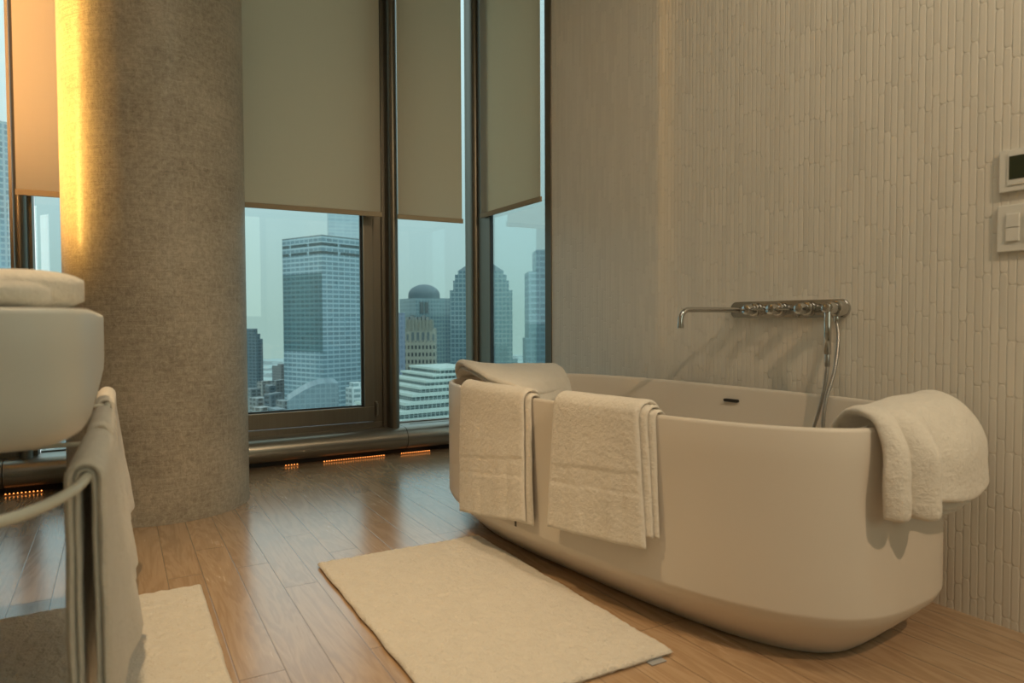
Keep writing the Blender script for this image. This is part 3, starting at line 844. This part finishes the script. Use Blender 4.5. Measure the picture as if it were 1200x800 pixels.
# curved-roof glass hall in front of the tower
fE = facade('curved_hall_facade', (.13, .19, .22), (.19, .26, .29), 2.6, 2.6, .2, .15, var=.15)
Cn = city_pt(335, 374, 380); th = math.atan2(Cn.y, Cn.x)
o = empty('glass_hall', (Cn.x, Cn.y, 0), th-PI/2, label='glass hall with curved roof in front of the large tower', cat='building')
bm = bmesh.new(); zt = ztop(335, 470, 380); prof = []
for k in range(17):
    f = k/16; prof.append(Vector((f*26, 0, zt+9*math.sin(f*PI*.62))))
loft(bm, [[Vector((p.x, yy, p.z)) for p in prof]+[Vector((26, yy, GZ)), Vector((0, yy, GZ))] for yy in (0, 30)]); bmesh.ops.recalc_face_normals(bm, faces=bm.faces)
link('curved_shell', bm, fE, o)
fF = facade('white_roof_facade', (.2, .27, .28), (.5, .56, .56), 3.2, 5, .45, .2)
o, wr, wl = tower('low_building', 'white-roofed low building at right foot of the glass tower', 412, 404, 440, 455, 420, math.radians(25), fF)
B('roof_house', (wr*.1, wr*.5, wl*.2, wl*.8, ztop(412, 455, 420), ztop(412, 449, 420)), fF, o)

# ---- window 3 and corner
# domed tower
fG = facade('domed_tower_facade', (.10, .16, .19), (.20, .27, .28), 4.0, 3.2, .3, .25, var=.15)
fG2 = facade('domed_tower_upper_facade', (.17, .24, .26), (.25, .33, .34), 4.0, 3.2, .3, .25, var=.1)
D = 700; Cn, ar, wr, wl = tower_frame(488, 467, 528.5, D, math.radians(22))
o = empty('domed_tower', (Cn.x, Cn.y, 0), ar, label='blue-grey skyscraper topped with a round dome', cat='building')
z1, z2 = ztop(488, 369, D), ztop(488, 349, D)
B('facade', (0, wr, 0, wl, GZ, z1), fG, o)
B('upper_tier', (-.5, wr*.97, 0, wl*.9, z1, z2), fG2, o)
for k in (0, 1): B('recessed_bay', (wr*(.10+.14*k), wr*(.19+.14*k), -1.2, .4, z1+2, z2-4), roofc, o)
cxd, cyd = wr*.36+3.6, wl*.42
rd = 18.5/819.75*(D+18); zd = z2
bm = bmesh.new(); rings = []
for zz, rr in ((0, 1), (.22*rd, 1.0)): rings.append((zz, rr*rd))
hd = ztop(497, 332.5, D+15)-z2-.22*rd
for k in range(1, 14):
    a = PI/2*k/14; rings.append((.22*rd+hd*math.sin(a), rd*math.cos(a)))
loft(bm, [[Vector((cxd+r_*math.cos(2*PI*i/64), cyd+r_*math.sin(2*PI*i/64), z2+zz)) for i in range(64)] for zz, r_ in rings])
link('dome', bm, plain('dome_copper', (.10, .14, .155), .6), o, True, 50)
# masonry tower with arcade and punched windows
mas = facade('masonry_facade', (.02, .028, .03), (.17, .175, .145), 4.6, 2.3, .48, .46, var=.3, rough=.8)
mas2 = plain('masonry_stone', (.17, .18, .155), .85, 0, .2, .2, .08)
D = 450; Cn, ar, wr, wl = tower_frame(474.5, None, 510.5, D, math.radians(-4))
o = empty('stone_tower', (Cn.x, Cn.y, 0), ar, label='old beige stone tower with arched windows near its top', cat='building')
z1, z2, z3 = ztop(473.5, 400, D), ztop(473.5, 385, D), ztop(473.5, 375, D)
B('facade', (0, wr, 0, wl, GZ, z1), mas, o)
B('arcade_storey', (0, wr, .6, wl, z1, z2), mas2, o)
for k in range(6):
    xk = wr*(.08+.168*k)
    bm = bmesh.new(); w_ = wr*.07 if k in (0, 5) else wr*.085; zb_ = z1+.6; zt_ = z2-2.2 if k not in (0, 5) else z2-3.4
    pr_ = [Vector((xk-w_/2, 0, zb_)), Vector((xk+w_/2, 0, zb_))]+[Vector((xk+w_/2*math.cos(PI*i/8), 0, zt_-w_/2+w_/2*math.sin(PI*i/8))) for i in range(9)]
    loft(bm, [[p+Vector((0, yy, 0)) for p in pr_] for yy in (.75, .45)]); bmesh.ops.recalc_face_normals(bm, faces=bm.faces)
    link('arched_window', bm, plain('arch_dark_glass', (.05, .07, .075), .4), o)  # even dark glass colour
B('attic_storey', (wr*.04, wr*.90, .6, wl*.96, z2, z3), mas2, o)
for k in range(8): B('buttress', (wr*(.03+.115*k), wr*(.06+.115*k), -.2, .6, z2-1, z3+(.8 if k % 2 else 1.6)), mas2, o)
B('roof_plant', [(wr*(.02+.13*k), wr*(.11+.13*k), wl*.2, wl*.7, z3, z3+2.0+1.1*(k % 3 == 1)) for k in range(6)], roofc, o)
# blue tower sliver at the very left of window 3
fH = facade('blue_tower_facade', (.10, .14, .20), (.15, .19, .25), 3.8, 3, .3, .3)
tower('office_tower', 'blue-grey tower sliver beside window post left of stone tower', 465, 452, 474.5, 366.5, 560, math.radians(20), fH)
# stepped tower with the truncated pyramid crown, seen through the corner
fI = facade('stepped_tower_facade', (.07, .125, .15), (.17, .24, .25), 4.2, 3.6, .26, .2, var=.2)
D = 640
o_c = city_pt(564, 374, D+22); th = math.atan2(o_c.y, o_c.x)
o = empty('pyramid_tower', (o_c.x, o_c.y, 0), th-PI/2, label='stepped skyscraper with pyramid crown seen through the corner glass', cat='building')
k_ = (D)/819.75/math.cos(math.atan((564-600)/819.75))
def tier(nm, x0, x1, yb, yt, dep):
    zz0 = GZ if yb is None else ztop(564, yb, D); zz1 = ztop(564, yt, D)
    return B(nm, ((x0-564)*k_, (x1-564)*k_, -dep, dep, zz0, zz1), fI, o)
tier('facade', 527.5, 600.5, None, 340, 22); tier('upper_tier', 531.5, 596.5, 340, 328.5, 21)
tier('upper_tier', 533.5, 594, 328.5, 321.5, 20); tier('upper_tier', 537, 590.5, 321.5, 317, 19)
bm = bmesh.new(); z0, z1 = ztop(564, 317, D), ztop(564, 303, D)
loft(bm, [[Vector((x, y, z)) for x, y in ((xa, -ya), (xb, -ya), (xb, ya), (xa, ya))] for xa, xb, ya, z in (((537-564)*k_, (590.5-564)*k_, 19, z0), ((556-564)*k_, (571-564)*k_, 7, z1))])
link('pyramid_crown', bm, plain('crown_slate', (.085, .125, .14), .6), o)
tier('podium_wing', 594, 606.5, None, 421, 20)
B('base_screen', ((560-564)*k_, (594-564)*k_, -24, -21, GZ, ztop(564, 405, D)), facade('base_screen_facade', (.05, .09, .11), (.09, .15, .17), 4.2, 3.6, .26, .2), o)
# tower at the right edge of window 4
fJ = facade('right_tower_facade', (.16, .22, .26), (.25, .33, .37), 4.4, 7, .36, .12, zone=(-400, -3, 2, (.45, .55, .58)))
D = 520; Cn, ar, wr, wl = tower_frame(619.5, 617.5, 690, D, math.radians(6))
o = empty('office_tower', (Cn.x, Cn.y, 0), ar, label='stepped office tower at right edge of the side window', cat='building')
B('facade', (0, wr, 0, 30, GZ, ztop(619, 318, D)), fJ, o)
B('upper_tier', (9.5*D/819.75, wr, 2, 28, ztop(619, 318, D), ztop(619, 292, D)), fJ, o)
B('lower_wing', (-4.0*D/819.75, 4, -3, 20, GZ, ztop(619, 396, D)), fJ, o)
# terraced white building
D = 330
Cn = city_pt(534, 374, D); th = math.atan2(Cn.y, Cn.x); ar = th+PI/2+math.radians(30)
white = plain('white_terrace_band', (.34, .41, .385), .7, 0, .3, .3, .05)
dk = facade('terrace_glazing', (.05, .085, .09), (.30, .36, .36), 3.0, 2.1, .06, .2, var=.5)
o = empty('terraced_building', (Cn.x, Cn.y, 0), ar, label='terraced white building with dark window rows below the towers', cat='building')
ys = [427.5, 433.5, 439, 445, 451.5, 459, 467, 475, 483, 491, 500]
xl_ = [513, 502, 490, 479, 467, 455, 445, 435, 425, 415, 405]
for k, (y_, x_) in enumerate(zip(ys, xl_)):
    Dn = D; zt = ztop(534, y_+3, D)
    wl_ = abs(face_len(Cn, ar, x_))
    znx = ztop(534, ys[k+1]+3, D) if k+1 < len(ys) else GZ
    dd = 3.0*k
    bh = (zt-znx)*.42 if k+1 < len(ys) else 1.5
    # local +x runs left along the facade, local -y is away from the viewer
    B('terrace_band', (-12, wl_, -30+0, 1.2+dd, zt-bh, zt), white, o)
    B('window_row', (-12, wl_-1, -30, dd, znx, zt-bh), dk, o)
# pale tower at the far left edge
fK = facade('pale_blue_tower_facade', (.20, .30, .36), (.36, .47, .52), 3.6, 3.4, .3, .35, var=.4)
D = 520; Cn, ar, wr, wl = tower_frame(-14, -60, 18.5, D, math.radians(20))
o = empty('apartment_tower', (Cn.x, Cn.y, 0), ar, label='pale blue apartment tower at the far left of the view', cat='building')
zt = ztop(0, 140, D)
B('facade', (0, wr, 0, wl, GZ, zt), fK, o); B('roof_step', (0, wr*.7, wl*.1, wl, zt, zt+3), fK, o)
B('corner_pier', (wr*.80, wr+.6, -.8, .5, GZ, ztop(0, 232, D)), facade('corner_pier_facade', (.12, .2, .26), (.45, .54, .57), 3.6, 1.8, .35, .3), o)

# white and peach towers added to stand for window glare low on the left
pw = facade('peach_glare_facade', (.95, .80, .70), (.90, .62, .48), 5, 3.3, .06, .3, var=.1)
ww = facade('white_glare_facade', (.97, .96, .94), (.95, .90, .86), 9, 6, .05, .1, var=.04)
tower('apartment_tower', 'peach tower added for window glare under the amber blind', 29.5, 18, 30, 225, 480, math.radians(24), pw)
tower('apartment_tower', 'bright white tower added for window glare under the amber blind', 45, 30.5, 46, 241, 460, math.radians(24), ww)
tower('apartment_tower', 'slender white tower added for window glare, right of the bright one', 59, 50, 60, 251, 640, math.radians(24), ww)

# ground far below
gm, nt, out = newmat('river_and_shore'); g = N(nt); c = coords(g)
f = g.noise(c, .004, 5, .6); f2 = g.noise(c, .03, 4)
base = g.mix(g.m('MULTIPLY', g.m('GREATER_THAN', f, .52), 1.), (.30, .38, .38), g.mix(f2, (.12, .16, .17), (.22, .27, .27)))
principled(g, out, base, .8, 0, .2)
bm = bmesh.new(); bmesh.ops.create_circle(bm, cap_ends=True, radius=2700, segments=96)
gr = link('ground', bm, gm); gr.location = (500, 900, GZ); st(gr)

# ------------------------------------------------------------------ sky and lights
w = bpy.data.worlds.new('world'); bpy.context.scene.world = w; w.use_nodes = True; nt = w.node_tree; nt.nodes.clear(); g = N(nt)
out = nt.nodes.new('ShaderNodeOutputWorld'); bg = nt.nodes.new('ShaderNodeBackground')
tc = g.n('ShaderNodeTexCoord').outputs['Generated']; s_ = g.n('ShaderNodeSeparateXYZ'); g.l(tc, s_.inputs[0])
cl = g.noise(g.mapping(tc, (1, 1, 3)), 2.2, 4, .55)
el = g.m('ADD', s_.outputs['Z'], g.m('MULTIPLY', g.m('SUBTRACT', cl, .5), .10))
colr = g.ramp(g.m('ADD', g.m('MULTIPLY', el, 1.0), .25, clamp=True), [(.0, (.37, .46, .43)), (.25, (.39, .49, .455)), (.38, (.455, .57, .575)), (.52, (.62, .74, .77)), (.8, (.95, 1.08, 1.12))])
# brighter cloud towards the left of the view
left = g.m('MULTIPLY', g.m('MAXIMUM', g.m('SUBTRACT', .25, s_.outputs['X']), 0), g.m('MULTIPLY', s_.outputs['Z'], 1.9, clamp=True))
colr = g.mix(g.m('MINIMUM', left, 1), colr, (1.0, 1.08, 1.1), 'MIX')
behind = g.m('MULTIPLY_ADD', g.m('MAXIMUM', g.m('MULTIPLY', s_.outputs['Y'], -1), 0), .9, 1)
vm = g.n('ShaderNodeVectorMath', operation='SCALE'); g.l(colr, vm.inputs[0]); g.l(behind, vm.inputs['Scale']); colr = vm.outputs[0]
g.l(colr, bg.inputs[0]); bg.inputs[1].default_value = 1.3; g.l(bg.outputs[0], out.inputs[0])

def area(name, loc, tgt, sx, sy, power, col, spread=180):
    l = bpy.data.lights.new(name, 'AREA'); l.shape = 'RECTANGLE'; l.size = sx; l.size_y = sy; l.spread = math.radians(spread); l.energy = power; l.color = col
    o = bpy.data.objects.new(name, l); C.objects.link(o); o.location = loc
    o.rotation_euler = (Vector(tgt)-Vector(loc)).to_track_quat('-Z', 'Y').to_euler(); return o
def spot(name, loc, tgt, power, col, ang, rad, blend=.5):
    l = bpy.data.lights.new(name, 'SPOT'); l.energy = power; l.color = col; l.spot_size = math.radians(ang); l.spot_blend = blend; l.shadow_soft_size = rad
    o = bpy.data.objects.new(name, l); C.objects.link(o); o.location = loc
    o.rotation_euler = (Vector(tgt)-Vector(loc)).to_track_quat('-Z', 'Y').to_euler(); return o
warm = (1, .70, .44)
spot('ceiling_spot', (1.15, -1.3, ZC-.12), (1.95, 1.9, .8), 160, warm, 66, .04, .7)
spot('ceiling_downlight', (-.20, 1.95, ZC-.1), (.35, 1.9, 0), 190, (1, .70, .38), 56, .05, 1.)
area('ceiling_fill', (.6, 1.0, ZC-.05), (.8, 1.2, 0), 1.2, 2.6, 14, (1, .84, .66))  # unseen fill light, added to lift the wall and floor
area('back_window_daylight', (1.3, YB+.1, 1.9), (1.9, 2, 1.9), 1.4, 2.0, 14, (.86, 1, .80))
area('amber_wall_lamp', (XL+.04, 3.50, 2.1), (-.12, 3.42, 2.1), .05, 1.8, 11, (1, .52, .11), 60)
area('amber_blind_fill', (XL+.04, 3.50, 2.1), (-.30, 4.05, 2.0), .05, 1.6, 7, (1, .56, .24), 70)  # second amber light, added to brighten the blind
sn_ = bpy.data.lights.new('city_fill_sun', 'SUN'); sn_.energy = .7; sn_.color = (1, .86, .72); sn_.angle = .02  # added sun, brightens the white towers outside
so_ = bpy.data.objects.new('city_fill_sun', sn_); C.objects.link(so_); so_.rotation_euler = Vector((.85, .45, -.16)).to_track_quat('-Z', 'Y').to_euler()
area('cool_wall_fill', (1.2, .1, ZC-.08), (2.08, .85, 2.1), .3, .3, 7, (.84, 1, .78))  # added cool light for the greenish glow high on the tiles

sc = bpy.context.scene
sc.view_settings.view_transform = 'Standard'; sc.view_settings.look = 'None'
sc.view_settings.exposure = 0; sc.view_settings.gamma = 1; sc.view_settings.use_curve_mapping = False
